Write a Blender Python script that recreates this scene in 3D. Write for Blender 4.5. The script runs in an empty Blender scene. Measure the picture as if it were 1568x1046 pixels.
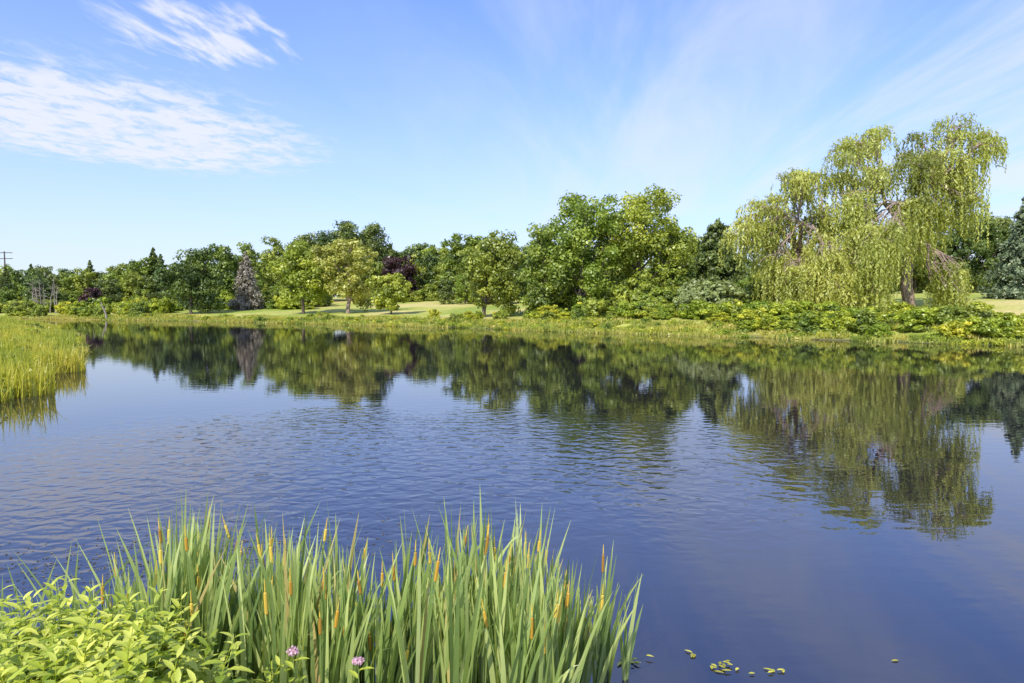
import bpy, math, random
import numpy as np
from mathutils import Vector
random.seed(7)
R = np.random.default_rng(11)
sc = bpy.context.scene
sc.view_settings.view_transform = 'Standard'
sc.view_settings.look = 'None'
sc.view_settings.exposure = 0
COL = sc.collection

# ------------------------------------------------------------------ materials
def new_mat(name):
    m = bpy.data.materials.new(name); m.use_nodes = True
    nt = m.node_tree; nt.nodes.clear()
    out = nt.nodes.new('ShaderNodeOutputMaterial')
    return m, nt, out
def N(nt, t, **kw):
    n = nt.nodes.new(t)
    for k, v in kw.items():
        if hasattr(n, k): setattr(n, k, v)
        else: n.inputs[k].default_value = v
    return n
def ramp(nt, stops):
    n = nt.nodes.new('ShaderNodeValToRGB')
    cr = n.color_ramp
    while len(cr.elements) < len(stops): cr.elements.new(0.5)
    for e, (p, c) in zip(cr.elements, stops):
        e.position = p; e.color = (*c, 1) if len(c) == 3 else c
    return n
def foliage(name, dark, mid, light, trans=0.3, gloss=0.04, var=0.15):
    m, nt, out = new_mat(name)
    at = N(nt, 'ShaderNodeAttribute', attribute_name='tint')
    r = ramp(nt, [(0.0, dark), (0.5, mid), (1.0, light)])
    nt.links.new(at.outputs['Fac'], r.inputs[0])
    oi = N(nt, 'ShaderNodeObjectInfo')
    hsv = N(nt, 'ShaderNodeHueSaturation')
    mr = N(nt, 'ShaderNodeMapRange'); mr.inputs[3].default_value = 1-var; mr.inputs[4].default_value = 1+var
    nt.links.new(oi.outputs['Random'], mr.inputs[0])
    nt.links.new(mr.outputs[0], hsv.inputs['Value'])
    mh = N(nt, 'ShaderNodeMapRange'); mh.inputs[3].default_value = 0.5+var*0.06; mh.inputs[4].default_value = 0.5-var*0.17
    nt.links.new(oi.outputs['Random'], mh.inputs[0]); nt.links.new(mh.outputs[0], hsv.inputs['Hue'])
    nt.links.new(r.outputs[0], hsv.inputs['Color'])
    d = N(nt, 'ShaderNodeBsdfDiffuse'); t = N(nt, 'ShaderNodeBsdfTranslucent')
    nt.links.new(hsv.outputs[0], d.inputs['Color'])
    tc = N(nt, 'ShaderNodeMixRGB', blend_type='MULTIPLY'); tc.inputs[0].default_value = 1
    tc.inputs[2].default_value = (1.25, 1.2, 0.5, 1)
    nt.links.new(hsv.outputs[0], tc.inputs[1]); nt.links.new(tc.outputs[0], t.inputs['Color'])
    mx = N(nt, 'ShaderNodeMixShader'); mx.inputs[0].default_value = trans
    nt.links.new(d.outputs[0], mx.inputs[1]); nt.links.new(t.outputs[0], mx.inputs[2])
    g = N(nt, 'ShaderNodeBsdfGlossy'); g.inputs['Roughness'].default_value = 0.42
    g.inputs['Color'].default_value = (0.9, 0.9, 0.82, 1)
    m2 = N(nt, 'ShaderNodeMixShader'); m2.inputs[0].default_value = gloss
    nt.links.new(mx.outputs[0], m2.inputs[1]); nt.links.new(g.outputs[0], m2.inputs[2])
    nt.links.new(m2.outputs[0], out.inputs[0])
    return m
def bark(name, a, b):
    m, nt, out = new_mat(name)
    tc = N(nt, 'ShaderNodeTexCoord')
    mp = N(nt, 'ShaderNodeMapping'); mp.inputs['Scale'].default_value = (4, 4, 0.8)
    no = N(nt, 'ShaderNodeTexNoise'); no.inputs['Scale'].default_value = 2; no.inputs['Detail'].default_value = 6
    r = ramp(nt, [(0.3, a), (0.7, b)])
    p = N(nt, 'ShaderNodeBsdfPrincipled'); p.inputs['Roughness'].default_value = 0.9
    bp = N(nt, 'ShaderNodeBump'); bp.inputs['Distance'].default_value = 0.1
    nt.links.new(tc.outputs['Object'], mp.inputs[0]); nt.links.new(mp.outputs[0], no.inputs[0])
    nt.links.new(no.outputs[0], r.inputs[0]); nt.links.new(r.outputs[0], p.inputs['Base Color'])
    nt.links.new(no.outputs[0], bp.inputs['Height']); nt.links.new(bp.outputs[0], p.inputs['Normal'])
    nt.links.new(p.outputs[0], out.inputs[0])
    return m

M_BARK = bark('bark_brown', (0.06, 0.045, 0.035), (0.17, 0.13, 0.10))
M_BARKL = bark('bark_light', (0.22, 0.16, 0.12), (0.46, 0.34, 0.27))
M_DEAD = bark('dead_wood', (0.20, 0.17, 0.14), (0.40, 0.34, 0.28))
F_MID = foliage('leaves_mid_green', (0.08, 0.125, 0.02), (0.215, 0.30, 0.04), (0.42, 0.50, 0.08), 0.32)
F_BRIGHT = foliage('leaves_bright_green', (0.11, 0.17, 0.02), (0.29, 0.385, 0.045), (0.53, 0.60, 0.09), 0.32)
F_DARK = foliage('leaves_dark_green', (0.045, 0.08, 0.02), (0.13, 0.19, 0.042), (0.26, 0.33, 0.07), 0.27)
F_OLIVE = foliage('leaves_olive', (0.20, 0.21, 0.035), (0.44, 0.45, 0.09), (0.66, 0.65, 0.16), 0.35, var=0)
F_PURP = foliage('leaves_copper_beech', (0.03, 0.016, 0.02), (0.085, 0.042, 0.045), (0.16, 0.09, 0.075), var=0.05)
F_SPRUCE = foliage('needles_blue_green', (0.06, 0.10, 0.05), (0.15, 0.21, 0.10), (0.28, 0.34, 0.19), 0.15)
F_DEADN = foliage('needles_dead_grey', (0.16, 0.135, 0.105), (0.34, 0.30, 0.23), (0.48, 0.43, 0.34), 0.15)
F_WILLOW = foliage('willow_leaves', (0.17, 0.20, 0.03), (0.43, 0.47, 0.095), (0.72, 0.74, 0.22), 0.42, var=0.04)
F_SHRUB = foliage('shrub_leaves', (0.12, 0.19, 0.015), (0.34, 0.43, 0.035), (0.58, 0.65, 0.07), 0.33, var=0.2)
F_SILVER = foliage('silver_shrub_leaves', (0.16, 0.20, 0.06), (0.31, 0.37, 0.12), (0.48, 0.53, 0.22), var=0.05)
F_GRASS = foliage('marsh_grass_blades', (0.24, 0.30, 0.03), (0.48, 0.52, 0.05), (0.70, 0.68, 0.14), 0.4, var=0.2)
F_FARGR = foliage('reed_strip_blades', (0.26, 0.31, 0.04), (0.50, 0.52, 0.09), (0.72, 0.67, 0.22), 0.4, var=0.22)
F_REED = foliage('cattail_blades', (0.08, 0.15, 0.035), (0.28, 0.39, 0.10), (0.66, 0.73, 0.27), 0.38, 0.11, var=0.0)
F_BUSH = foliage('bush_leaves', (0.20, 0.30, 0.02), (0.45, 0.53, 0.045), (0.76, 0.77, 0.14), 0.35, 0.06, var=0.0)

# ------------------------------------------------------------------ mesh building
class MB:
    def __init__(s): s.v=[]; s.f=[]; s.m=[]; s.t=[]; s.n=0
    def add(s, v, f, mat=0, tint=0.5):
        v = np.asarray(v, float).reshape(-1, 3); f = np.asarray(f, int).reshape(-1, 4)
        s.v.append(v); s.f.append(f + s.n); s.m.append(np.full(len(f), mat, int))
        s.t.append(np.broadcast_to(np.asarray(tint, float), (len(v),)).copy()); s.n += len(v)
    def mesh(s, name, mats, smooth=False):
        v = np.concatenate(s.v); f = np.concatenate(s.f); m = np.concatenate(s.m); t = np.concatenate(s.t)
        me = bpy.data.meshes.new(name)
        me.vertices.add(len(v)); me.vertices.foreach_set('co', v.astype(np.float32).ravel())
        me.loops.add(len(f)*4); me.loops.foreach_set('vertex_index', f.astype(np.int32).ravel())
        me.polygons.add(len(f)); me.polygons.foreach_set('loop_start', np.arange(0, len(f)*4, 4, dtype=np.int32))
        me.polygons.foreach_set('material_index', m.astype(np.int32))
        me.polygons.foreach_set('use_smooth', np.full(len(f), smooth))
        a = me.attributes.new('tint', 'FLOAT', 'POINT'); a.data.foreach_set('value', t.astype(np.float32))
        for x in mats: me.materials.append(x)
        me.update(calc_edges=True)
        return me
def obj(name, me, loc=(0,0,0), rot=0, scale=(1,1,1), parent=None):
    o = bpy.data.objects.new(name, me); COL.objects.link(o)
    o.location = loc; o.rotation_euler = (0, 0, rot); o.scale = scale
    if parent: o.parent = parent
    return o
def empty(name):
    o = bpy.data.objects.new(name, None); COL.objects.link(o); return o
def unit(a): return a / (np.linalg.norm(a, axis=-1, keepdims=True) + 1e-9)
def tube(mb, pts, rad, mat=0, sides=6):
    pts = np.asarray(pts, float); n = len(pts); rad = np.broadcast_to(rad, (n,))
    d = np.gradient(pts, axis=0); d = unit(d)
    ref = np.array([0.13, 0.97, 0.2]); a = unit(np.cross(d, ref)); b = np.cross(d, a)
    th = np.linspace(0, 2*math.pi, sides, endpoint=False)
    ring = a[:,None,:]*np.cos(th)[None,:,None] + b[:,None,:]*np.sin(th)[None,:,None]
    v = pts[:,None,:] + ring*rad[:,None,None]
    i = np.arange(n-1)[:,None]*sides; j = np.arange(sides)[None,:]; k = (j+1) % sides
    f = np.stack([i+j, i+k, i+sides+k, i+sides+j], -1)
    mb.add(v, f, mat)
def limb(p0, p1, k=6, sag=0.0, wob=0.05, rng=R):
    p0 = np.asarray(p0, float); p1 = np.asarray(p1, float)
    t = np.linspace(0, 1, k)[:,None]; L = np.linalg.norm(p1-p0)
    p = p0 + (p1-p0)*t
    p[1:-1] += rng.normal(0, wob*L, (k-2, 3))
    p[:,2] += (np.sin(t[:,0]*math.pi))*sag*L
    return p
def rhombs(mb, pos, nrm, L, W, mat, tint, tan=None, rng=R):
    n = len(pos)
    if tan is None: tan = rng.normal(size=(n,3))
    b = unit(np.cross(nrm, tan)); t = unit(np.cross(b, nrm))
    L = np.broadcast_to(L, (n,))[:,None]; W = np.broadcast_to(W, (n,))[:,None]
    v = np.stack([pos - t*L/2, pos + b*W/2, pos + t*L/2, pos - b*W/2], 1)
    f = np.arange(n*4).reshape(n, 4)
    mb.add(v, f, mat, np.repeat(np.broadcast_to(tint, (n,)), 4))
def blob(mb, c, r, n, L, mat, tint, rng=R, up=0.35, shell=0.4, asp=0.7):
    d = unit(rng.normal(size=(n,3)))
    rr = (shell + (1-shell)*rng.random(n))[:,None]
    pos = np.asarray(c) + d*np.asarray(r)*rr
    nrm = unit(d*0.9 + rng.normal(size=(n,3))*0.5 + np.array([0,0,up]))
    s = L*(0.6+0.8*rng.random(n))
    rhombs(mb, pos, nrm, s, s*asp, mat, np.clip(tint + rng.normal(0, 0.13, n), 0, 1), rng=rng)

def deciduous(name, H, W, base=0.15, lobes=6, per=9, leaves=170, leaf=0.5, mats=None, seed=1,
              clump=0.25, flat=0.8, trunk=True, tr=None, tshift=0.0):
    rng = np.random.default_rng(seed); mb = MB()
    rx = W/2; rz = (1-base)*H/2; zc = H - rz
    C = []; Rr = []; LB = []; lc = []
    for i in range(lobes):
        a = i*2.399 + rng.random()*0.8
        z = -0.55 + 1.1*((i+0.5)/lobes) + rng.normal(0, 0.08)
        rad = 0.52*math.sqrt(max(0.05, 1 - (z*0.9)**2))*(0.75+0.5*rng.random())
        lc.append((math.cos(a)*rad, math.sin(a)*rad, z))
    lc.append((0.12*rng.normal(), 0.12*rng.normal(), 0.5)); lc.append((0, 0, -0.1))
    for li, l in enumerate(lc):
        s = 0.40 + 0.14*rng.random()
        for k in range(per):
            d = unit(rng.normal(size=3)); d[2] = d[2]*0.85+0.1
            C.append(np.array(l) + d*s*(0.6+0.4*rng.random())); Rr.append(clump*(0.6+0.7*rng.random())); LB.append(li)
    lc_a = np.array(lc)
    for k in range(int(len(lc)*per*0.45)):
        d = unit(rng.normal(size=3)); q = d*(0.66+0.14*rng.random()); C.append(q)
        Rr.append(clump*(0.65+0.6*rng.random())); LB.append(int(np.argmin(np.linalg.norm(lc_a-q, axis=1))))
    C = np.array(C); Rr = np.array(Rr)
    ex = np.percentile(np.hypot(C[:,0], C[:,1]) + Rr, 93); C[:,:2] /= ex
    lo = np.percentile(C[:,2]-Rr*flat, 3); hi = np.percentile(C[:,2]+Rr*flat, 98.5); C[:,2] = -1 + 2*(C[:,2]-lo)/(hi-lo)
    Cw = C*np.array([rx, rx, rz]) + np.array([0, 0, zc])
    rW = Rr*(rx*0.5+rz*0.5)
    Cw[:,2] = np.minimum(Cw[:,2], H - rW*0.75)
    if trunk:
        t0 = np.array([tshift, 0, -0.5]); tr = tr or H*0.02
        tp = limb(t0, (tshift*0.3, 0, H*0.72), 8, 0, 0.012, rng)
        tube(mb, tp, np.linspace(tr*1.25, tr*0.3, 8), 0, 8)
        for li in range(len(lc)):
            idx = [i for i in range(len(LB)) if LB[i] == li]
            cen = Cw[idx].mean(0)
            h0 = np.clip(cen[2]-H*0.25, H*0.14, H*0.62)
            p0 = np.array([np.interp(h0, tp[:,2], tp[:,0]), np.interp(h0, tp[:,2], tp[:,1]), h0])
            tube(mb, limb(p0, cen, 6, -0.06, 0.03, rng), np.linspace(tr*0.5, tr*0.16, 6), 0, 5)
            for i in idx[::3]:
                tube(mb, limb(cen, Cw[i], 4, 0, 0.04, rng), np.linspace(tr*0.15, tr*0.05, 4), 0, 4)
    for c, r in zip(Cw, rW):
        tint = np.clip(0.5 + rng.normal(0, 0.2), 0.05, 0.95)
        blob(mb, c, (r*1.1, r*1.1, r*flat), int(leaves*(0.5 + (r/rW.mean())**2*0.5)), leaf, 1, tint, rng)
    return mb.mesh(name, mats or [M_BARK, F_MID])

def conifer(name, H, W, base=0.06, layers=26, leaf=0.45, mats=None, seed=1, power=0.85, droop=0.25, dens=1.0):
    rng = np.random.default_rng(seed); mb = MB()
    tube(mb, limb((0,0,-0.5), (0,0,H*0.98), 6, 0, 0.003, rng), np.linspace(H*0.016, 0.03, 6), 0, 7)
    for i in range(layers):
        t = i/(layers-1)
        rad = W/2*(1-t)**power*(0.75+0.4*rng.random()) + 0.12
        nb = int(6 + 7*(1-t)); a0 = rng.random()*6.28
        for k in range(nb):
            z = H*(base + (1-base)*t*0.97) + rng.normal(0, H*0.012)
            a = a0 + k*6.283/nb + rng.normal(0, 0.2); L = rad*(0.6+0.5*rng.random())
            tip = np.array([math.cos(a)*L, math.sin(a)*L, z - droop*L + rng.normal(0, 0.1)])
            p0 = np.array([0, 0, z])
            tube(mb, np.array([p0, (p0+tip)/2+[0,0,0.06*L], tip]), [0.05, 0.03, 0.01], 0, 3)
            m = max(7, int(dens*22*L/1.5))
            s = (0.1+0.92*rng.random(m)**0.7)[:,None]
            pos = p0 + (tip-p0)*s + rng.normal(0, 1, (m,3))*np.array([0.22,0.22,0.2])*(0.4+0.25*L)
            nr = unit(rng.normal(size=(m,3))*0.6 + np.array([math.cos(a)*0.6, math.sin(a)*0.6, 0.6]))
            q = leaf*(0.6+0.8*rng.random(m))
            rhombs(mb, pos, nr, q, q*0.5, 1, np.clip(0.45+rng.normal(0, 0.22, m)+rng.normal(0,0.1), 0, 1), rng=rng)
    return mb.mesh(name, mats or [M_BARK, F_SPRUCE])

# ------------------------------------------------------------------ terrain and water
POLY = np.array([(-400,190),(-260,165),(-150,142),(-96,134),(-68,121.6),(-53,115),(-29,101),(-7,86),(8,72.7),(17,67),(21.7,62),
 (28,56.7),(33,52.5),(37.5,50),(45,46),(60,38),(80,25),(100,0),(100,-40),(24,-40),(10,-14),(5,-3),(3.0,2.0),(1.2,3.7),(-1,4.1),
 (-2.5,4.2),(-8,4.9),(-14,5.5),(-22,7),(-26,12),(-21.0,17),(-16.6,21),(-17.5,24.5),(-20.2,30),(-27.8,41.5),(-39.5,59.5),
 (-53,77),(-89,117),(-130,126),(-260,148),(-400,172)], float)
def sdist(x, y):
    x = np.asarray(x, float); y = np.asarray(y, float)
    best = np.full(x.shape, 1e9); ins = np.zeros(x.shape, bool)
    for i in range(len(POLY)):
        ax, ay = POLY[i]; bx, by = POLY[(i+1) % len(POLY)]
        dx, dy = bx-ax, by-ay
        t = np.clip(((x-ax)*dx + (y-ay)*dy)/(dx*dx+dy*dy), 0, 1)
        best = np.minimum(best, np.hypot(x-ax-t*dx, y-ay-t*dy))
        c = ((ay > y) != (by > y)) & (x < (bx-ax)*(y-ay)/((by-ay) if by != ay else 1e-9) + ax)
        ins ^= c
    return np.where(ins, -best, best)
def height(x, y):
    x = np.asarray(x, float); y = np.asarray(y, float)
    wob = 0.3*np.sin(x*0.9+y*0.37) + 0.3*np.sin(x*0.41-y*0.83+1.3) + 0.15*np.sin(x*2.1+y*1.7)
    s = sdist(x, y); s = s + wob*np.clip(np.hypot(x, y)/40, 0.1, 1)*np.clip(1.4-np.abs(s)/8, 0.2, 1)
    a = np.clip(s/6, 0, 1); a = a*a*(3-2*a)
    right = np.clip((x-0)/40, 0, 1)
    amp = 0.45 + 0.75*right
    z = amp*a + np.clip(s, 0, 62)*0.056 + np.clip(s-62, 0, 200)*0.008
    near = np.clip((30-np.hypot(x, y))/15, 0, 1)
    z = np.where(s > 0, z*(1-near) + near*np.minimum(z*1.1, 1.5), z)
    left = (x < -14) & (y < -1.25*x+12) & (y < 116)
    z = np.where(left & (s > 0), np.minimum(z, 0.45*a+0.6+0*s), z)
    z = np.where(s < 0, np.maximum(s*0.35, -1.6), z)
    z = z + np.where(s > 3, 0.12*np.sin(x*0.11+1)*np.cos(y*0.09), 0)
    z = z + np.where(s>150, np.clip((s-150)/400,0,1)*(5+3*np.sin(x*0.006)+2*np.sin(x*0.013+y*0.004)), 0)
    return z
def H1(x, y): return float(height(np.array([x]), np.array([y]))[0])
def axis(lo, hi, fine_lo, fine_hi, step):
    a = list(np.arange(fine_lo, fine_hi+1e-6, step)); s = step; p = fine_hi
    while p < hi: s *= 1.18; p += s; a.append(p)
    s = step; p = fine_lo
    while p > lo: s *= 1.18; p -= s; a.insert(0, p)
    return np.array(a)
gx = axis(-3000, 3000, -110, 100, 0.9); gy = axis(-800, 4000, -6, 175, 0.9)
X, Y = np.meshgrid(gx, gy); Z = height(X.ravel(), Y.ravel())
nx, ny = len(gx), len(gy)
i = np.arange(ny-1)[:,None]*nx; j = np.arange(nx-1)[None,:]
mb = MB(); mb.add(np.stack([X.ravel(), Y.ravel(), Z], 1), np.stack([i+j, i+j+1, i+nx+j+1, i+nx+j], -1))
m, nt, out = new_mat('lawn_ground')
tc = N(nt, 'ShaderNodeTexCoord')
n1 = N(nt, 'ShaderNodeTexNoise'); n1.inputs['Scale'].default_value = 0.07; n1.inputs['Detail'].default_value = 5
n2 = N(nt, 'ShaderNodeTexNoise'); n2.inputs['Scale'].default_value = 2.2; n2.inputs['Detail'].default_value = 8
r1 = ramp(nt, [(0.36, (0.31, 0.38, 0.05)), (0.50, (0.49, 0.49, 0.10)), (0.62, (0.66, 0.55, 0.21))])
r2 = ramp(nt, [(0.3, (0.65, 0.68, 0.6)), (0.7, (1.1, 1.1, 1.0))])
mu = N(nt, 'ShaderNodeMixRGB', blend_type='MULTIPLY'); mu.inputs[0].default_value = 1
sx = N(nt, 'ShaderNodeSeparateXYZ')
mr = N(nt, 'ShaderNodeMapRange'); mr.inputs[1].default_value = -0.05; mr.inputs[2].default_value = 0.35
mud = N(nt, 'ShaderNodeMixRGB'); mud.inputs[1].default_value = (0.05, 0.04, 0.025, 1)
p = N(nt, 'ShaderNodeBsdfPrincipled'); p.inputs['Roughness'].default_value = 0.95
bp = N(nt, 'ShaderNodeBump'); bp.inputs['Distance'].default_value = 0.15
for a in (n1, n2): nt.links.new(tc.outputs['Object'], a.inputs['Vector'])
nt.links.new(n1.outputs[0], r1.inputs[0]); nt.links.new(n2.outputs[0], r2.inputs[0])
nt.links.new(r1.outputs[0], mu.inputs[1]); nt.links.new(r2.outputs[0], mu.inputs[2])
nt.links.new(tc.outputs['Object'], sx.inputs[0]); nt.links.new(sx.outputs['Z'], mr.inputs[0])
nt.links.new(mr.outputs[0], mud.inputs[0]); nt.links.new(mu.outputs[0], mud.inputs[2])
nt.links.new(mud.outputs[0], p.inputs['Base Color']); nt.links.new(n2.outputs[0], bp.inputs['Height'])
nt.links.new(bp.outputs[0], p.inputs['Normal']); nt.links.new(p.outputs[0], out.inputs[0])
obj('ground', mb.mesh('ground', [m], True))

# water
mb = MB(); mb.add([(-420,-60,0),(130,-60,0),(130,210,0),(-420,210,0)], [(0,1,2,3)])
m, nt, out = new_mat('pond_water')
tc = N(nt, 'ShaderNodeTexCoord')
def noise(scale, sc3, detail=2, rotz=0.0, dist=0.0):
    mp = N(nt, 'ShaderNodeMapping'); mp.inputs['Scale'].default_value = sc3; mp.inputs['Rotation'].default_value = (0,0,rotz)
    n = N(nt, 'ShaderNodeTexNoise'); n.inputs['Scale'].default_value = scale; n.inputs['Detail'].default_value = detail
    n.inputs['Distortion'].default_value = dist
    nt.links.new(tc.outputs['Object'], mp.inputs[0]); nt.links.new(mp.outputs[0], n.inputs['Vector'])
    return n
def math_(op, a, b):
    n = N(nt, 'ShaderNodeMath', operation=op)
    for k, v in enumerate((a, b)):
        if v is None: continue
        if isinstance(v, (int, float)): n.inputs[k].default_value = v
        else: nt.links.new(v, n.inputs[k])
    return n.outputs[0]
rip = noise(3.3, (0.85, 1.15, 1), 1.5, 0.4, 0.5)
calm = noise(2.0, (0.5, 1.5, 1), 2, -0.1, 0.1)
sx = N(nt, 'ShaderNodeSeparateXYZ'); nt.links.new(tc.outputs['Object'], sx.inputs[0])
ex = math_('DIVIDE', math_('ADD', sx.outputs['X'], 3.5), 9.0)
ey = math_('DIVIDE', math_('SUBTRACT', sx.outputs['Y'], 14.0), 6.5)
e2 = math_('ADD', math_('MULTIPLY', ex, ex), math_('MULTIPLY', ey, ey))
pn = noise(0.18, (0.8, 1, 1), 3, 0.0)
e3 = math_('ADD', e2, math_('MULTIPLY', math_('SUBTRACT', pn.outputs[0], 0.5), 2.4))
mr = N(nt, 'ShaderNodeMapRange', interpolation_type='SMOOTHSTEP'); mr.inputs[1].default_value = 1.5; mr.inputs[2].default_value = 0.1
mr.inputs[3].default_value = 0.025; mr.inputs[4].default_value = 1.0
nt.links.new(e3, mr.inputs[0])
hgt = math_('ADD', math_('MULTIPLY', math_('MULTIPLY', rip.outputs[0], mr.outputs[0]), 0.020), math_('MULTIPLY', calm.outputs[0], 0.0019))
bp = N(nt, 'ShaderNodeBump'); bp.inputs['Distance'].default_value = 1.0; bp.inputs['Strength'].default_value = 1.0
nt.links.new(hgt, bp.inputs['Height'])
d = N(nt, 'ShaderNodeBsdfDiffuse'); d.inputs['Color'].default_value = (0.010, 0.009, 0.018, 1)
g = N(nt, 'ShaderNodeBsdfGlossy'); g.inputs['Roughness'].default_value = 0.006; g.inputs['Color'].default_value = (1.0, 0.97, 0.96, 1)
fr = N(nt, 'ShaderNodeFresnel'); fr.inputs['IOR'].default_value = 2.35
mx = N(nt, 'ShaderNodeMixShader')
nt.links.new(bp.outputs[0], g.inputs['Normal']); nt.links.new(bp.outputs[0], fr.inputs['Normal'])
nt.links.new(fr.outputs[0], mx.inputs[0]); nt.links.new(d.outputs[0], mx.inputs[1]); nt.links.new(g.outputs[0], mx.inputs[2])
nt.links.new(mx.outputs[0], out.inputs[0])
obj('pond_water', mb.mesh('pond_water', [m]))

# ------------------------------------------------------------------ individual trees
def place(name, me, x, y, rot=0.0, dz=0.0): return obj(name, me, (x, y, H1(x, y)+dz), rot)
def D(name, x, y, top, W, **kw):
    z = H1(x, y); return obj(name, deciduous(name, top - z, W, **kw), (x, y, z))
BG = [M_BARK, F_BRIGHT]; MG = [M_BARK, F_MID]; DG = [M_BARK, F_DARK]
D('round_maple_tree', -60, 128, 13.5, 12.4, base=0.04, lobes=6, per=8, leaves=110, leaf=0.5, mats=DG, seed=3)
D('maple_tree', -36.6, 120, 14.2, 11.4, base=0.15, lobes=7, per=9, leaves=115, leaf=0.45, mats=BG, seed=4)
D('linden_tree', -28.0, 117, 14.3, 11.0, base=0.15, lobes=7, per=8, leaves=100, leaf=0.45, mats=[M_BARKL, F_OLIVE], seed=5, tr=0.33, clump=0.21)
D('small_round_tree', -19.4, 110, 8.0, 7.4, base=0.10, lobes=5, per=7, leaves=100, leaf=0.4, mats=BG, seed=6)
D('copper_beech_tree', -25.5, 158, 14.2, 9, base=0.05, lobes=5, per=7, leaves=90, leaf=0.6, mats=[M_BARK, F_PURP], seed=7)
D('copper_beech_tree', -90, 146, 6.4, 4.6, base=0.02, lobes=4, per=6, leaves=80, leaf=0.5, mats=[M_BARK, F_PURP], seed=8)
D('ash_tree', -10, 148, 18.6, 10, base=0.1, lobes=6, per=7, leaves=75, leaf=0.55, mats=MG, seed=9, clump=0.2)
D('oak_tree', -2.6, 98, 13.6, 9.0, base=0.08, lobes=6, per=9, leaves=120, leaf=0.38, mats=MG, seed=10, tshift=-1.5)
D('oak_tree', 3.2, 106, 11.6, 7.5, base=0.03, lobes=5, per=8, leaves=100, leaf=0.42, mats=DG, seed=11)
D('big_maple_tree', 9.4, 93, 18.2, 13.2, base=0.06, lobes=9, per=9, leaves=145, leaf=0.36, mats=BG, seed=12, clump=0.2)
D('big_maple_tree', 17.6, 95, 18.9, 13.4, base=0.08, lobes=9, per=9, leaves=145, leaf=0.36, mats=BG, seed=13, clump=0.2)
D('elm_tree', 4.4, 91, 13.6, 6.5, base=0.05, lobes=5, per=8, leaves=110, leaf=0.36, mats=MG, seed=14)
D('elm_tree', 22.8, 97, 14.8, 6.5, base=0.02, lobes=5, per=8, leaves=110, leaf=0.4, mats=MG, seed=15)
D('hickory_tree', 33, 130, 17.6, 9, base=0.05, lobes=6, per=8, leaves=90, leaf=0.5, mats=MG, seed=16)
for k, (x, y, t, w) in enumerate([(-50, 166, 20.2, 10), (-45, 170, 21.8, 11), (-40.0, 170, 23.8, 11), (-34.5, 172, 23.6, 10)]):
    D('white_pine_tree', x, y, t, w, base=0.05, lobes=8, per=9, leaves=80, leaf=0.5, mats=DG, seed=20+k, flat=0.6)
for k, (x, y, t, w) in enumerate([(-63.5, 150, 16.5, 7), (-64, 168, 18.6, 7), (-57, 165, 19.4, 7), (-51, 168, 16.5, 7), (-60, 156, 15.5, 8)]):
    D('birch_tree', x, y, t, w, base=0.03, lobes=5, per=7, leaves=80, leaf=0.5, mats=MG, seed=30+k, clump=0.22)
for k, (x, y, t, w, mt) in enumerate([(66, 112, 15.5, 11, DG), (73, 110, 18.4, 12, DG), (80, 112, 17.8, 12, DG), (88, 112, 18.5, 13, DG), (61, 118, 16, 10, DG), (50, 118, 13, 10, MG)]):
    D('dark_oak_tree', x, y, t, w, base=0.02, lobes=7, per=8, leaves=110, leaf=0.48, mats=mt, seed=40+k)
def Cn(name, x, y, top, W, **kw):
    z = H1(x, y); return obj(name, conifer(name, top - z, W, **kw), (x, y, z))
Cn('spruce_tree', 31.0, 104, 15.8, 10, seed=1, power=0.42, mats=[M_BARK, F_DARK], leaf=0.5, dens=2.2, layers=30)
Cn('blue_spruce_tree', 64.2, 86, 16.8, 9, seed=2, dens=2.2, droop=0.35, layers=30)
Cn('dead_spruce_tree', -53.5, 138, 13.4, 7, seed=3, mats=[M_DEAD, F_DEADN], dens=1.4, leaf=0.45, power=0.7)

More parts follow.
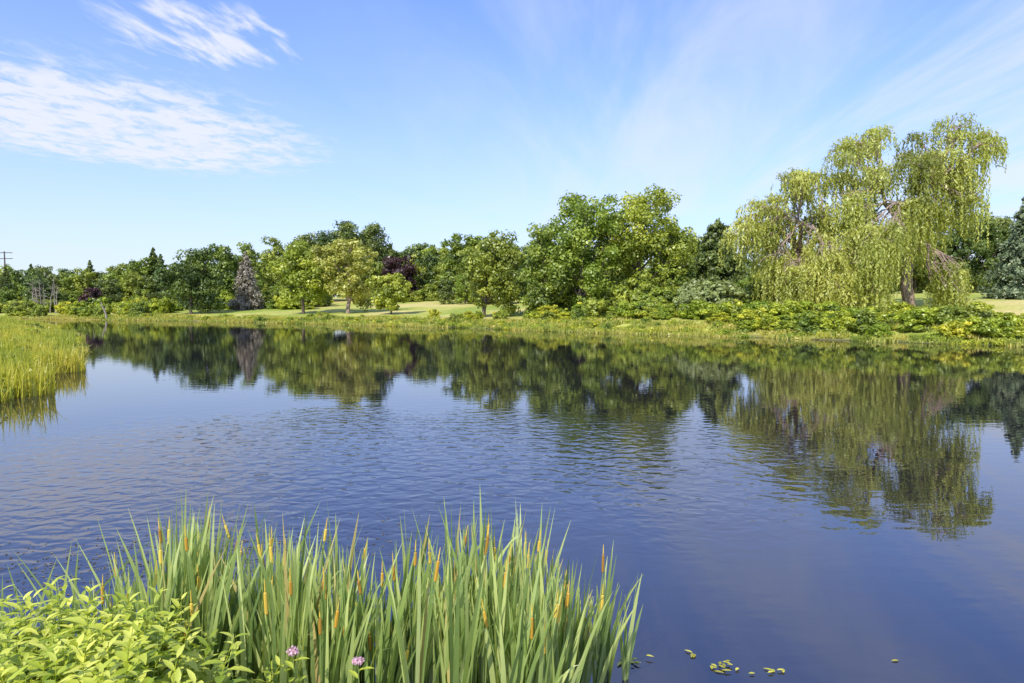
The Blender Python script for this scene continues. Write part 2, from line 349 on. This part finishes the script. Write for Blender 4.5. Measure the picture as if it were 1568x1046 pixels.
# ------------------------------------------------------------------ willows
def willow(name, x0, y0, domes, seed, fork):
    rng = np.random.default_rng(seed); mb = MB(); z0 = H1(x0, y0)
    F = np.array([fork[0]-x0, fork[1]-y0, fork[2]-z0])
    tube(mb, limb((0.2, 0, -0.5), F, 7, 0, 0.015, rng), np.linspace(0.70, 0.42, 7), 0, 10)
    hubs = []
    for k in range(5):
        a = k*1.26+0.4; hp = F + np.array([math.cos(a)*2.6, math.sin(a)*2.2, 3.2 + 2.5*rng.random()])
        tube(mb, limb(F, hp, 6, -0.08, 0.04, rng), np.linspace(0.33, 0.18, 6), 0, 7); hubs.append(hp)
    hubs = np.array(hubs)
    ext = []
    for (dx, dy, zt, r, hang) in domes:
        for q in range(2):
            ext.append((dx+rng.uniform(-1.4, 1.4), dy+rng.uniform(-3.0, 2.0), zt-rng.uniform(0.5, 2.6), r*rng.uniform(0.6, 0.85), hang*rng.uniform(0.7, 1.1)))
    for di, (dx, dy, zt, r, hang) in enumerate(list(domes)+ext):
        c = np.array([dx-x0, dy-y0, zt-z0])
        h = hubs[np.argmin(np.linalg.norm(hubs-c, axis=1))] if c[2] > F[2] else F
        top = c + np.array([0, 0, -0.3*r])
        bp_ = limb(h, top, 8, 0.06, 0.03, rng); tube(mb, bp_, np.linspace(0.12, 0.035, 8), 0, 5)
        for k in range(7):
            a = rng.random()*6.28; q = c + np.array([math.cos(a)*r*0.85, math.sin(a)*r*0.85, -0.75*r*rng.random()-0.2])
            tube(mb, limb(bp_[4+rng.integers(0, 3)], q, 5, 0.1, 0.04, rng), np.linspace(0.05, 0.015, 5), 0, 4)
        dt = np.clip(0.5+rng.normal(0, 0.18), 0.1, 0.9)
        ns = int(60*r/2.2)
        for k in range(ns):
            a = rng.random()*6.283; rho = math.sqrt(rng.random())*1.0
            st = c + np.array([math.cos(a)*rho*r*1.05, math.sin(a)*rho*r*1.2, -rho*rho*r*0.75 - 0.35*rng.random()*r])
            L = hang*(0.3+0.85*rng.random()); m = max(5, int(L/0.13))
            L = min(L, st[2]+z0-1.6)
            if L < 0.4: continue
            s = np.linspace(0, 1, m)
            sway = rng.normal(0, 0.09, 2)*L*0.5
            out_ = np.array([math.cos(a), math.sin(a)])*0.25*rho
            pos = np.stack([st[0] + (out_[0]*np.sqrt(s)+sway[0]*s), st[1] + (out_[1]*np.sqrt(s)+sway[1]*s), st[2]+0.25*np.sin(s*3)*(1-s) - L*s], 1)
            pos += rng.normal(0, 0.065, pos.shape)
            nr = unit(rng.normal(size=(m,3))*0.7 + np.array([math.cos(a)*0.6, math.sin(a)*0.6-0.2, 0.3]))
            tn = np.tile(np.array([0,0,-1.0]), (m,1)) + rng.normal(0, 0.35, (m,3))
            q = 0.38*(0.6+0.8*rng.random(m))
            rhombs(mb, pos, nr, q, q*0.34, 1, np.clip(dt+rng.normal(0, 0.12)+rng.normal(0, 0.1, m), 0, 1), tan=tn, rng=rng)
        for k in range(5):
            o3 = rng.normal(0, 0.42, 3)*np.array([r, r, r*0.35])
            blob(mb, c+o3+np.array([0,0,-0.45*r]), (r*0.5, r*0.5, r*0.3), int(72*r/2.2), 0.28, 1, np.clip(dt+rng.normal(0,0.08),0,1), rng, up=0.5, asp=0.45)
    return obj(name, mb.mesh(name, [M_BARKL, F_WILLOW]), (x0, y0, z0))
def jit(L, seed):
    g = np.random.default_rng(seed)
    return [(x, 76+g.uniform(-3, 4) if yy is None else yy, z, r, h) for (x, yy, z, r, h) in L]
willow('weeping_willow_tree', 43.4, 75, jit([
 (38.6,None,22.4,2.2,2.2),(41.4,None,23.2,1.9,2.0),(44.8,None,22.2,1.9,2.2),(48.0,None,23.6,2.1,2.4),(50.4,None,21.4,1.6,2.8),
 (36.3,None,19.8,2.2,2.8),(39.4,None,18.6,2.3,3.0),(42.8,73,19.4,2.4,2.8),(46.0,73,19.6,2.1,3.4),(48.6,None,18.8,1.8,5.2),(47,74,16.8,1.8,4.0),
 (36.0,None,15.4,2.3,4.0),(39.8,None,14.9,2.4,3.8),(43.0,72.5,16.2,2.2,2.6),(45.4,None,14.6,1.7,3.6),(41.5,72,14.2,2.0,3.0),
 (36.8,71,11.6,2.2,5.2),(39.2,71,12.2,2.0,5.6),(35.4,72,8.0,2.4,5.0),(45.4,71,7.4,1.5,4.8),(46.6,73,7.6,1.4,4.6),(38.4,72,7.2,1.8,4.4),
 (42.4,80,12.0,2.4,4.0),(39,80,9,2.6,4.5),(45.5,78,11.5,1.8,4.0)], 5), 1, (43.1, 75, 10.5))
willow('weeping_willow_tree', 33.2, 78, jit([
 (33.6,None,18.0,2.0,2.6),(30.6,None,17.9,2.0,2.4),(28.8,None,15.2,1.5,2.4),(26.4,None,14.6,1.5,3.0),(26.2,None,12.6,1.5,2.6),(27.8,None,12.2,2.0,3.2),
 (31.0,None,14.0,2.3,3.0),(34.0,None,14.2,2.2,3.4),(30.0,None,10.0,2.4,4.6),(32.8,72,10.6,2.2,5.0),(28.4,None,8.2,2.0,4.2),(31.4,72,7.4,2.3,4.4),(33.8,71,6.6,2.0,3.6)], 6),
 2, (33.0, 78, 8.0))

# ------------------------------------------------------------------ distant forest (instanced)
var = [deciduous('far_tree_%d' % k, 15, 10+k*0.8, base=0.02, lobes=6, per=6, leaves=65, leaf=0.7, seed=60+k,
                 mats=[M_BARK, [F_MID, F_DARK, F_MID, F_BRIGHT, F_DARK][k]], clump=0.23) for k in range(5)]
varc = [conifer('far_conifer_%d' % k, 15, 8, seed=70+k, mats=[M_BARK, F_DARK], leaf=0.8, dens=1.0, layers=26, power=0.7) for k in range(2)]
forest = empty('distant_tree_line'); rg = np.random.default_rng(5)
cnt = 0
def row(x0, x1, y0, y1, n, h0, h1, pc=0.2, wid=1.0):
    """h0,h1: height of tree tops above the water"""
    global cnt
    for q in range(n):
        t = (q+rg.random())/n; x = x0+(x1-x0)*t; y = y0+(y1-y0)*t+rg.uniform(-5, 5)
        z = H1(x, y); hh = (rg.uniform(h0, h1)-z)/15
        if rg.random() < pc: me = varc[rg.integers(2)]; hh *= 1.1
        else: me = var[rg.integers(5)]
        ww = max(hh, 0.4)*wid*rg.uniform(0.85, 1.15)
        obj('tree_%d' % cnt, me, (x, y, z-0.2), rg.random()*6.28, (ww, ww, hh), forest); cnt += 1
row(-175, -88, 172, 158, 26, 9, 12.5, 0.2)
row(-165, -80, 160, 152, 26, 5.5, 9, 0.0)
row(-210, -90, 200, 195, 32, 11.5, 15, 0.25)
row(-90, -66, 152, 152, 8, 7.5, 11, 0.0)
row(-100, -50, 185, 190, 18, 13, 17, 0.2)
row(-70, -40, 150, 148, 12, 7, 10, 0.0)
row(-46, 34, 190, 190, 34, 17.5, 21, 0.1)
row(-36, 24, 168, 160, 20, 12, 16, 0.1)
row(-14, 6, 142, 134, 7, 8, 12, 0.0)
row(8, 32, 112, 115, 7, 9, 12, 0.0)
row(20, 120, 185, 165, 22, 13, 16, 0.1)
row(50, 120, 130, 128, 12, 11, 15, 0.1)
row(-400, -150, 260, 220, 26, 14, 17, 0.2)
row(120, 300, 160, 120, 22, 14, 20, 0.2)

# ------------------------------------------------------------------ shrubs (instanced masses)
def shrub(name, H, W, mats, seed, leaf=0.2, leaves=110):
    return deciduous(name, H, W, base=0.0, lobes=4, per=5, leaves=leaves, leaf=leaf, mats=mats, seed=seed, trunk=False, clump=0.28)
sb = [shrub('shrub_a%d' % k, 2.0, 3.0, [M_BARK, F_SHRUB], 80+k) for k in range(3)]
sm = [shrub('shrub_m%d' % k, 2.0, 2.8, [M_BARK, [F_MID, F_BRIGHT][k]], 84+k) for k in range(2)]
ss = [shrub('shrub_s%d' % k, 2.0, 2.6, [M_BARK, F_SILVER], 88+k) for k in range(1)]
def scatter(par, meshes, n, box, srange, smin, smax, nm, cond=None, zs=(0.8, 1.2), seed=1):
    g = np.random.default_rng(seed); k = 0
    P = np.stack([g.uniform(box[0], box[1], n*14), g.uniform(box[2], box[3], n*14)], 1)
    S = sdist(P[:,0], P[:,1]); ok = (S > srange[0]) & (S < srange[1])
    if cond is not None: ok &= cond(P[:,0], P[:,1])
    P = P[ok][:n]; Z = height(P[:,0], P[:,1])
    for (x, y), z in zip(P, Z):
        s = g.uniform(smin, smax)
        obj('%s_%d' % (nm, k), meshes[g.integers(len(meshes))], (x, y, max(z, 0)-0.08*s), g.random()*6.28, (s, s, s*g.uniform(*zs)), par); k += 1
shr = empty('shoreline_shrubs')
scatter(shr, sb+sb+sm, 64, (21, 40, 44, 74), (1.5, 8), 0.7, 1.25, 'bright', seed=1, zs=(0.6, 1.0))
scatter(shr, sb+sm, 16, (40, 50, 44, 60), (1.0, 4), 0.6, 0.9, 'brightr', seed=13, zs=(0.5, 0.8))
scatter(shr, sm+sb, 50, (2, 26, 66, 92), (7, 17), 0.7, 1.4, 'mix', seed=2, zs=(0.6, 1))
scatter(shr, ss+sm[1:], 20, (20, 27, 78, 86), (9, 22), 1.3, 2.1, 'silver', seed=3)
scatter(shr, sm, 44, (2, 34, 86, 100), (16, 30), 1.2, 2.2, 'under', seed=4)
scatter(shr, sm+sb, 9, (-12, -1, 88, 104), (3, 10), 0.4, 0.8, 'midshore', seed=5)
scatter(shr, sm+sb, 46, (-105, -68, 120, 150), (2, 20), 0.8, 1.5, 'leftshore', seed=6)
scatter(shr, sm+sb, 60, (-74, -40, 134, 155), (22, 42), 1.0, 1.8, 'leftback', seed=7)
scatter(shr, sm, 80, (-170, -92, 134, 165), (2.0, 14), 1.0, 1.8, 'farleft', seed=8)
scatter(shr, sm+sb, 26, (26, 60, 76, 98), (22, 40), 0.9, 1.6, 'underwillow', seed=9, cond=lambda x, y: (x < 33) | (y > 92))
scatter(shr, sm, 46, (-36, 4, 144, 168), (46, 74), 1.2, 2.2, 'midback', seed=10)
scatter(shr, sm+sb, 70, (-60, 48, 44, 125), (0.3, 6), 0.25, 0.55, 'low', seed=12)

# ------------------------------------------------------------------ grass patches (instanced masses)
def blades(mb, x, y, h, w, rng, mat=0, lean=0.35, tint=0.5, z0=0.0, seg=3, grad=0.25):
    n = len(x); a = rng.random(n)*6.283; L = np.abs(rng.normal(0, lean, n))*h
    dirv = np.stack([np.cos(a), np.sin(a)], 1); fa = rng.random(n)*6.283
    side = np.stack([np.cos(fa), np.sin(fa), np.zeros(n)], 1)
    rows = []; tt = []
    for s in range(seg+1):
        t = s/seg
        c = np.stack([x + dirv[:,0]*L*t*t, y + dirv[:,1]*L*t*t, z0 + h*t - 0.3*L*t*t], 1)
        ww = (w*(1-t**2.2)+0.002)[:,None]/2
        rows.append(np.stack([c - side*ww, c + side*ww], 1)); tt.append(np.clip(tint + grad*(t-0.5), 0, 1)*np.ones(n))
    V = np.stack(rows, 1)
    base = np.arange(n)[:,None]*(seg+1)*2; s = np.arange(seg)[None,:]*2
    F = np.stack([base+s, base+s+1, base+s+3, base+s+2], -1)
    T = np.repeat(np.stack(tt, 1), 2, axis=1)
    mb.add(V, F, mat, T.ravel())
def gpatch(name, mats, seed, n=420, rad=1.1, h=(0.5, 1.0), w=0.035, herb=200, leaf=0.12):
    rng = np.random.default_rng(seed); mb = MB()
    r = np.sqrt(rng.random(n))*rad; a = rng.random(n)*6.283
    blades(mb, r*np.cos(a), r*np.sin(a), rng.uniform(h[0], h[1], n), np.full(n, w), rng, 0, 0.3, np.clip(rng.normal(0.45, 0.22, n), 0, 1))
    for k in range(6):
        if herb: blob(mb, (rng.uniform(-rad, rad)*0.8, rng.uniform(-rad, rad)*0.8, h[0]*0.7), (0.4, 0.4, 0.35), herb//6, leaf, 0, rng.uniform(0.1, 0.7), rng)
    return mb.mesh(name, mats)
gm = [gpatch('grass_patch_%d' % k, [F_GRASS], 100+k) for k in range(3)]
gf = [gpatch('reed_patch_%d' % k, [F_FARGR], 110+k, n=220, rad=1.5, w=0.07, h=(0.25, 0.6), herb=120, leaf=0.2) for k in range(3)]
gh = [gpatch('herb_patch_%d' % k, [[F_SHRUB, F_BRIGHT][k]], 120+k, n=100, rad=1.2, w=0.04, h=(0.4, 0.8), herb=600, leaf=0.15) for k in range(2)]
far = empty('marsh_grass_far_shore')
vis = lambda x, y: (np.abs(x/np.maximum(y, 1)) < 0.86)
scatter(far, gf+gh[:1], 880, (-100, 48, 44, 136), (-0.4, 5.5), 0.8, 1.15, 'patch', cond=vis, seed=20, zs=(0.5, 1.2))
scatter(far, gh, 200, (-40, 48, 44, 110), (-0.2, 4.5), 0.6, 1.05, 'herb', cond=vis, seed=25)
spit = empty('marsh_grass_near_spit')
land = lambda x, y: (x < -14) & (y > 14) & (x/np.maximum(y, 1) > -0.95) & (y < -1.25*x+12)
scatter(spit, gm+gh, 560, (-60, -14, 15, 80), (-0.1, 12), 0.8, 1.25, 'patch', cond=land, seed=22, zs=(0.7, 1.3))
scatter(spit, gf+gh, 240, (-100, -34, 50, 116), (-0.1, 14), 0.9, 1.3, 'patchf', cond=land, seed=23)
scatter(spit, gh+gm, 110, (-45, -15, 17, 50), (2.5, 14), 0.8, 1.05, 'herb', cond=land, seed=24)

# ------------------------------------------------------------------ dead snags, utility pole
mb = MB(); rng = np.random.default_rng(9)
tube(mb, limb((0,0,-0.3), (-1.1,0,3.2), 6, 0.02, 0.02, rng), np.linspace(0.2, 0.07, 6), 0, 6)
tube(mb, limb((-0.6,0,1.8), (-0.2,0.3,2.7), 4, 0, 0.03, rng), np.linspace(0.07, 0.02, 4), 0, 5)
place('leaning_dead_trunk', mb.mesh('leaning_dead_trunk', [M_DEAD]), -74, 125)
mb = MB()
for k in range(10):
    x = rng.uniform(-2.4, 2.4)
    tp = (x+rng.uniform(-.6,.6), rng.uniform(-.5,.5), rng.uniform(4.5, 8))
    b = limb((x,0,-0.3), tp, 7, 0, 0.01, rng); tube(mb, b, np.linspace(0.14, 0.03, 7), 0, 5)
    for q in range(8):
        i0 = rng.integers(2, 6); tube(mb, limb(b[i0], b[i0]+np.array([rng.uniform(-1.2,1.2), rng.uniform(-1,1), rng.uniform(0.2,1)]), 4, 0, 0.04, rng), [0.05,0.04,0.03,0.02], 0, 4)
place('dead_tree_snags', mb.mesh('dead_tree_snags', [M_DEAD]), -97, 142)
mb = MB()
tube(mb, [(0,0,-1),(0,0,8),(0,0,14)], [0.22,0.19,0.15], 0, 8)
for zz in (13.6, 12.0): tube(mb, [(-2.2,0,zz),(0,0,zz+0.02),(2.2,0,zz)], [0.1,0.1,0.1], 0, 4)
place('utility_pole', mb.mesh('utility_pole', [M_BARK]), -139, 188)

# ------------------------------------------------------------------ cattails in the foreground
M_SPIKE_T = foliage('cattail_spike_skin', (0.30, 0.15, 0.03), (0.58, 0.32, 0.04), (0.85, 0.66, 0.11), 0.05, var=0)
rng = np.random.default_rng(42); mb = MB()
def topline(x):
    return np.interp(x, [-3.9,-3.2,-2.9,-2.6,-2.1,-1.6,-1.1,-0.7,-0.35,0.0,0.35,0.7,0.95], [1.2,1.35,1.6,1.88,1.80,1.84,1.52,1.72,1.88,1.70,1.48,1.32,1.1])
cl = [(rng.uniform(-3.1, 0.9), rng.uniform(4.35, 5.75)) for _ in range(54)]
for cx, cy in cl:
    lx0 = rng.normal(0.02, 0.06)
    for q in range(rng.integers(3, 8)):
        x = cx + rng.normal(0, 0.10); y = cy + rng.normal(0, 0.12)
        if x > 0.98 or y > 6.0: continue
        Ht = topline(x*5.0/y)*(0.66+0.36*rng.random()) - (y-5)*0.10
        nb = rng.integers(4, 8); fan = rng.normal(0, 0.7)
        for b in range(nb):
            k = (b/(nb-1)-0.5)*2
            h = Ht*(1-0.35*abs(k)*rng.random()-0.15*rng.random()); seg = 10
            t = np.linspace(0, 1, seg+1)
            lean = (k*(0.10+0.18*rng.random())+lx0)*h; bend = rng.normal(0, 0.06)
            d = np.array([math.cos(fan), math.sin(fan)]); d2 = np.array([-d[1], d[0]])
            flop = 0.35*rng.random()*(rng.random() < 0.08)
            px = x + d[0]*lean*(0.35*t+0.65*t**2) + d2[0]*bend*t**2 + 0.04*t*h; py = y + d[1]*lean*(0.35*t+0.65*t**2) + d2[1]*bend*t**2
            pz = -0.15 + (h+0.15)*t - flop*h*np.clip(t-0.7, 0, 1)**2*6
            px = px + flop*h*np.clip(t-0.6, 0, 1)*1.1
            c = np.stack([px, py, pz], 1)
            w = (0.027+0.015*rng.random())*(1-np.clip((t-0.5)/0.5, 0, 1)**1.9)+0.0015
            tw = rng.normal(0.5, 0.7) + t*rng.normal(0, 0.9)
            sd = np.stack([np.cos(tw), np.sin(tw), 0*t], 1)*w[:,None]/2
            V = np.stack([c-sd, c+sd], 1).reshape(-1, 3)
            s = np.arange(seg)*2; F = np.stack([s, s+1, s+3, s+2], 1)
            dead = rng.random() < 0.035
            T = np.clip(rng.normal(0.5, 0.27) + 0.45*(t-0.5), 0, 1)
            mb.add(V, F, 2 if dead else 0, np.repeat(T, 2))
        if rng.random() < 0.36:
            h = Ht*(0.72+0.25*rng.random()); lx = rng.normal(0.03, 0.12)
            st = np.array([[x, y, 0], [x+lx*0.4, y, h*0.5], [x+lx*0.8, y, h-0.22]])
            tube(mb, st, [0.007, 0.006, 0.005], 0, 5)
            a0 = st[-1]; ax = unit(np.array([lx*0.8, 0, 1.0]))
            hh = 0.09+0.07*rng.random(); tp = rng.random()
            tube(mb, [a0, a0+ax*0.008, a0+ax*hh*0.5, a0+ax*(hh-0.006), a0+ax*hh], [0.005, 0.011, 0.012, 0.011, 0.005], 1, 7)
            mb.t[-1][:] = 0.1+0.8*tp
            tube(mb, [a0+ax*hh, a0+ax*(hh+0.01), a0+ax*(hh+0.05), a0+ax*(hh+0.09)], [0.003, 0.005, 0.004, 0.002], 1, 6); mb.t[-1][:] = 0.8
for q in range(46):
    x = rng.uniform(-4.2, -2.9); y = rng.uniform(4.9, 5.7); h = rng.uniform(0.8, 1.4); k = rng.normal(-0.12, 0.28)
    t = np.linspace(0, 1, 9); c = np.stack([x+k*h*t**1.6, y+0*t, -0.1+h*t], 1); w = 0.034*(1-t**2.5)+0.001
    sd = np.stack([0*t+1, 0*t+0.3, 0*t], 1)*w[:,None]/2; V = np.stack([c-sd, c+sd], 1).reshape(-1, 3); s = np.arange(8)*2
    mb.add(V, np.stack([s, s+1, s+3, s+2], 1), 0, rng.uniform(0.2, 0.8))
M_DRY = foliage('dry_blade', (0.3, 0.22, 0.07), (0.5, 0.4, 0.15), (0.7, 0.6, 0.25), 0.3, var=0)
obj('cattails', mb.mesh('cattails', [F_REED, M_SPIKE_T, M_DRY]))

# ------------------------------------------------------------------ leafy bush bottom left
def leaf_mesh(mb, p, d, up, L, W, tint, mat=0, curl=0.25):
    d = unit(d); s = unit(np.cross(d, up)); u = np.cross(s, d)
    prof = [(0, 0.05), (0.25, 0.8), (0.5, 1.0), (0.78, 0.62), (1, 0.02)]
    V = []
    for t, w in prof:
        c = p + d*L*t - u*curl*L*t*t
        V += [c - s*W*w/2 + u*W*w*0.16, c, c + s*W*w/2 + u*W*w*0.16]
    F = []
    for k in range(4):
        a = k*3; F += [(a, a+1, a+4, a+3), (a+1, a+2, a+5, a+4)]
    mb.add(np.array(V), F, mat, tint)
rng = np.random.default_rng(77); mb = MB()
for q in range(330):
    x = rng.uniform(-3.9, -1.4); y = rng.uniform(2.8, 4.5)
    edge = np.interp(x*3.9/y, [-3.9, -3.0, -2.5, -2.1, -1.75, -1.4], [1.21, 1.24, 1.32, 1.22, 0.95, 0.60])
    top = edge + rng.normal(0, 0.085) + (y-3.9)*(-0.16)
    z0 = max(H1(x, y), 0.0)
    top = max(top, z0+0.3)
    lx, ly = rng.normal(0, 0.14, 2); K = 9
    st = np.array([[x+lx*t*t, y+ly*t*t, z0+(top-z0)*t] for t in np.linspace(0, 1, K)])
    tube(mb, st, np.linspace(0.006, 0.0025, K), 0, 4)
    tb = np.clip(rng.normal(0.45, 0.2), 0, 1)
    nn = int((top-max(z0, top-0.6))/0.06)
    a = rng.random()*6.28
    for k in range(nn):
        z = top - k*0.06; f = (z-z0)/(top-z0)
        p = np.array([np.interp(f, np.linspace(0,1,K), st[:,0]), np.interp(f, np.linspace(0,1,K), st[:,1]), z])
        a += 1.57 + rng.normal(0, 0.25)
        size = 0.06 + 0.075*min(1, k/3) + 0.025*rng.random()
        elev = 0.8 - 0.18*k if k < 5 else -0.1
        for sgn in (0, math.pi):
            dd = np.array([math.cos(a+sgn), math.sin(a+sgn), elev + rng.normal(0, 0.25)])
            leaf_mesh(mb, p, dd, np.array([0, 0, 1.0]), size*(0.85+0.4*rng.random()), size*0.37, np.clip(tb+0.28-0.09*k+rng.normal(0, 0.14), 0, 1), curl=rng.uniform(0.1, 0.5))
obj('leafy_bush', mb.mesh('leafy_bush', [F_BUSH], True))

# pink wildflowers
M_PINK = foliage('pink_petals', (0.55, 0.28, 0.42), (0.70, 0.44, 0.56), (0.85, 0.6, 0.7), 0.3, var=0)
for (fx, fy, fz) in [(-1.32, 4.0, 1.10), (-0.93, 4.0, 1.04)]:
    mb = MB(); z0 = H1(fx, fy)
    tube(mb, [(0,0,0), (0.02,0,(fz-z0)*0.5), (0,0,fz-z0)], [0.005, 0.004, 0.003], 0, 5)
    blob(mb, (0,0,fz-z0), (0.040, 0.040, 0.026), 190, 0.014, 1, 0.6, rng)
    for k in range(8):
        a = k*2.4; leaf_mesh(mb, np.array([0,0,(fz-z0)-0.06-0.05*k]), np.array([math.cos(a), math.sin(a), 0.4]), np.array([0,0,1.0]), 0.10, 0.035, 0.6, 2)
    obj('pink_wildflower', mb.mesh('pink_wildflower', [F_REED, M_PINK, F_BUSH]), (fx, fy, z0))

# floating leaves on the water, bottom right, and weed specks at left
rng = np.random.default_rng(5); mb = MB()
for (cx, cy, n, sp) in [(1.08, 5.95, 12, 0.08), (1.64, 6.05, 3, 0.03), (1.86, 5.82, 12, 0.09), (2.22, 5.72, 6, 0.07), (3.5, 5.95, 1, 0.06)]:
    for q in range(n):
        a = rng.random()*6.28; p = np.array([cx+rng.normal(0, sp), cy+rng.normal(0, sp*0.6), 0.006+0.002*q])
        leaf_mesh(mb, p, np.array([math.cos(a), math.sin(a), 0.02]), np.array([0,0,1.0]), 0.04+0.06*rng.random(), 0.028, rng.uniform(0.2, 1.0), 0, 0.02)
obj('floating_leaves', mb.mesh('floating_leaves', [foliage('floating_leaf', (0.18, 0.17, 0.03), (0.42, 0.40, 0.05), (0.65, 0.6, 0.1), 0.1, var=0)]))
mb = MB(); n = 900
cx = rng.normal(-4.6, 1.6, n); cy = 8.4 + 0.25*(cx+4.2) + rng.normal(0, 0.55, n)
k = sdist(cx, cy) < -0.2; cx = cx[k]; cy = cy[k]; n = len(cx)
rhombs(mb, np.stack([cx, cy, np.full(n, 0.004)+0.002*rng.random(n)], 1), np.tile([0,0,1.0], (n,1)), 0.03+0.03*rng.random(n), 0.015+0.02*rng.random(n), 0, rng.random(n), rng=rng)
obj('floating_pond_weed', mb.mesh('floating_pond_weed', [foliage('pond_weed', (0.06, 0.05, 0.03), (0.16, 0.12, 0.06), (0.28, 0.22, 0.10), 0.05)]))

# ------------------------------------------------------------------ sky, sun
EL, AZ = math.radians(44), math.radians(206)     # azimuth clockwise from +Y
w = bpy.data.worlds.new('World'); sc.world = w; w.use_nodes = True
nt = w.node_tree; nt.nodes.clear()
out = nt.nodes.new('ShaderNodeOutputWorld'); bg = nt.nodes.new('ShaderNodeBackground'); bg.inputs[1].default_value = 0.15
sky = nt.nodes.new('ShaderNodeTexSky'); sky.sky_type = 'NISHITA'; sky.sun_disc = False
sky.sun_elevation = EL; sky.sun_rotation = AZ; sky.air_density = 1.2; sky.dust_density = 0.6; sky.ozone_density = 2.0
hs = N(nt, 'ShaderNodeMixRGB', blend_type='MULTIPLY'); hs.inputs[0].default_value = 1; hs.inputs[2].default_value = (0.70, 0.99, 1.78, 1)
nt.links.new(sky.outputs[0], hs.inputs[1])
tc = N(nt, 'ShaderNodeTexCoord'); sx = N(nt, 'ShaderNodeSeparateXYZ'); nt.links.new(tc.outputs['Generated'], sx.inputs[0])
zc = math_('MAXIMUM', sx.outputs['Z'], 0.03)
u = math_('DIVIDE', sx.outputs['X'], zc); v = math_('DIVIDE', sx.outputs['Y'], zc)
u2 = math_('SUBTRACT', u, math_('MULTIPLY', v, 0.10))
def cn(su, sv, scale, det, dist=0.0, off=0.0, rough=0.55):
    cb = N(nt, 'ShaderNodeCombineXYZ'); nt.links.new(math_('MULTIPLY', u2, su), cb.inputs[0]); nt.links.new(math_('MULTIPLY', v, sv), cb.inputs[1]); cb.inputs[2].default_value = off
    n = N(nt, 'ShaderNodeTexNoise'); n.inputs['Scale'].default_value = scale; n.inputs['Detail'].default_value = det; n.inputs['Distortion'].default_value = dist
    n.inputs['Roughness'].default_value = rough
    nt.links.new(cb.outputs[0], n.inputs['Vector']); return n.outputs[0]
def mrange(x, a, b, c=0.0, d=1.0):
    m_ = N(nt, 'ShaderNodeMapRange', interpolation_type='SMOOTHSTEP')
    for k, q in zip((1,2,3,4), (a,b,c,d)): m_.inputs[k].default_value = q
    nt.links.new(x, m_.inputs[0]); return m_.outputs[0]
def ell(cu, cv, ru, rv):
    a = math_('DIVIDE', math_('SUBTRACT', u2, cu), ru); b = math_('DIVIDE', math_('SUBTRACT', v, cv), rv)
    return math_('ADD', math_('MULTIPLY', a, a), math_('MULTIPLY', b, b))
# haze that whitens the low sky
hz = math_('POWER', 2.718, math_('MULTIPLY', math_('MAXIMUM', sx.outputs['Z'], 0.0), -5.2))
hm = N(nt, 'ShaderNodeMixRGB'); hm.inputs[2].default_value = (5.6, 6.2, 6.8, 1)
nt.links.new(math_('MULTIPLY', hz, 0.98), hm.inputs[0]); nt.links.new(hs.outputs[0], hm.inputs[1])
# puffy patch high on the left
pu = cn(3.4, 2.2, 2.0, 9, 0.4, 3.0, 0.66)
pm = mrange(ell(-2.75, 4.0, 1.35, 1.7), 1.25, 0.1)
pm2 = mrange(ell(-1.42, 2.65, 0.45, 0.45), 1.2, 0.2)
pf = mrange(math_('ADD', pu, math_('MULTIPLY', pm, 0.26)), 0.54, 0.86)
pf2 = mrange(math_('ADD', cn(6.0, 1.8, 1.5, 7, 0.3, 8.0), math_('MULTIPLY', pm2, 0.22)), 0.62, 0.88)
# broad thin cirrus
ci = cn(0.8, 0.14, 1.4, 8, 0.6, 1.0, 0.6)
az = mrange(math_('DIVIDE', sx.outputs['X'], math_('MAXIMUM', sx.outputs['Y'], 0.05)), -0.40, 0.7, 0.0, 1.0)
cf = math_('MULTIPLY', mrange(ci, 0.32, 0.70), math_('ADD', math_('MULTIPLY', az, 0.80), 0.06))
tot = math_('MINIMUM', math_('ADD', math_('ADD', math_('MULTIPLY', math_('MULTIPLY', pf, pm), 1.0), math_('MULTIPLY', math_('MULTIPLY', pf2, pm2), 1.0)), cf), 0.90)
mix = N(nt, 'ShaderNodeMixRGB'); mix.inputs[2].default_value = (5.8, 6.0, 6.7, 1)
nt.links.new(tot, mix.inputs[0]); nt.links.new(hm.outputs[0], mix.inputs[1])
nt.links.new(mix.outputs[0], bg.inputs[0]); nt.links.new(bg.outputs[0], out.inputs[0])
sun = bpy.data.lights.new('sun', 'SUN'); sun.energy = 5.0; sun.angle = math.radians(0.53); sun.color = (1.0, 0.94, 0.82)
so = bpy.data.objects.new('sun', sun); COL.objects.link(so)
sd_ = Vector((math.sin(AZ)*math.cos(EL), math.cos(AZ)*math.cos(EL), math.sin(EL)))
so.rotation_euler = sd_.to_track_quat('Z', 'Y').to_euler(); so.location = (0, -20, 60)

# ------------------------------------------------------------------ camera
cam = bpy.data.cameras.new('camera'); cam.lens = 24; cam.sensor_width = 36; cam.clip_start = 0.05; cam.clip_end = 8000
co = bpy.data.objects.new('camera', cam); COL.objects.link(co); co.location = (0, 0, 3.2)
co.rotation_euler = (math.radians(90-3.29), 0, 0)
sc.camera = co
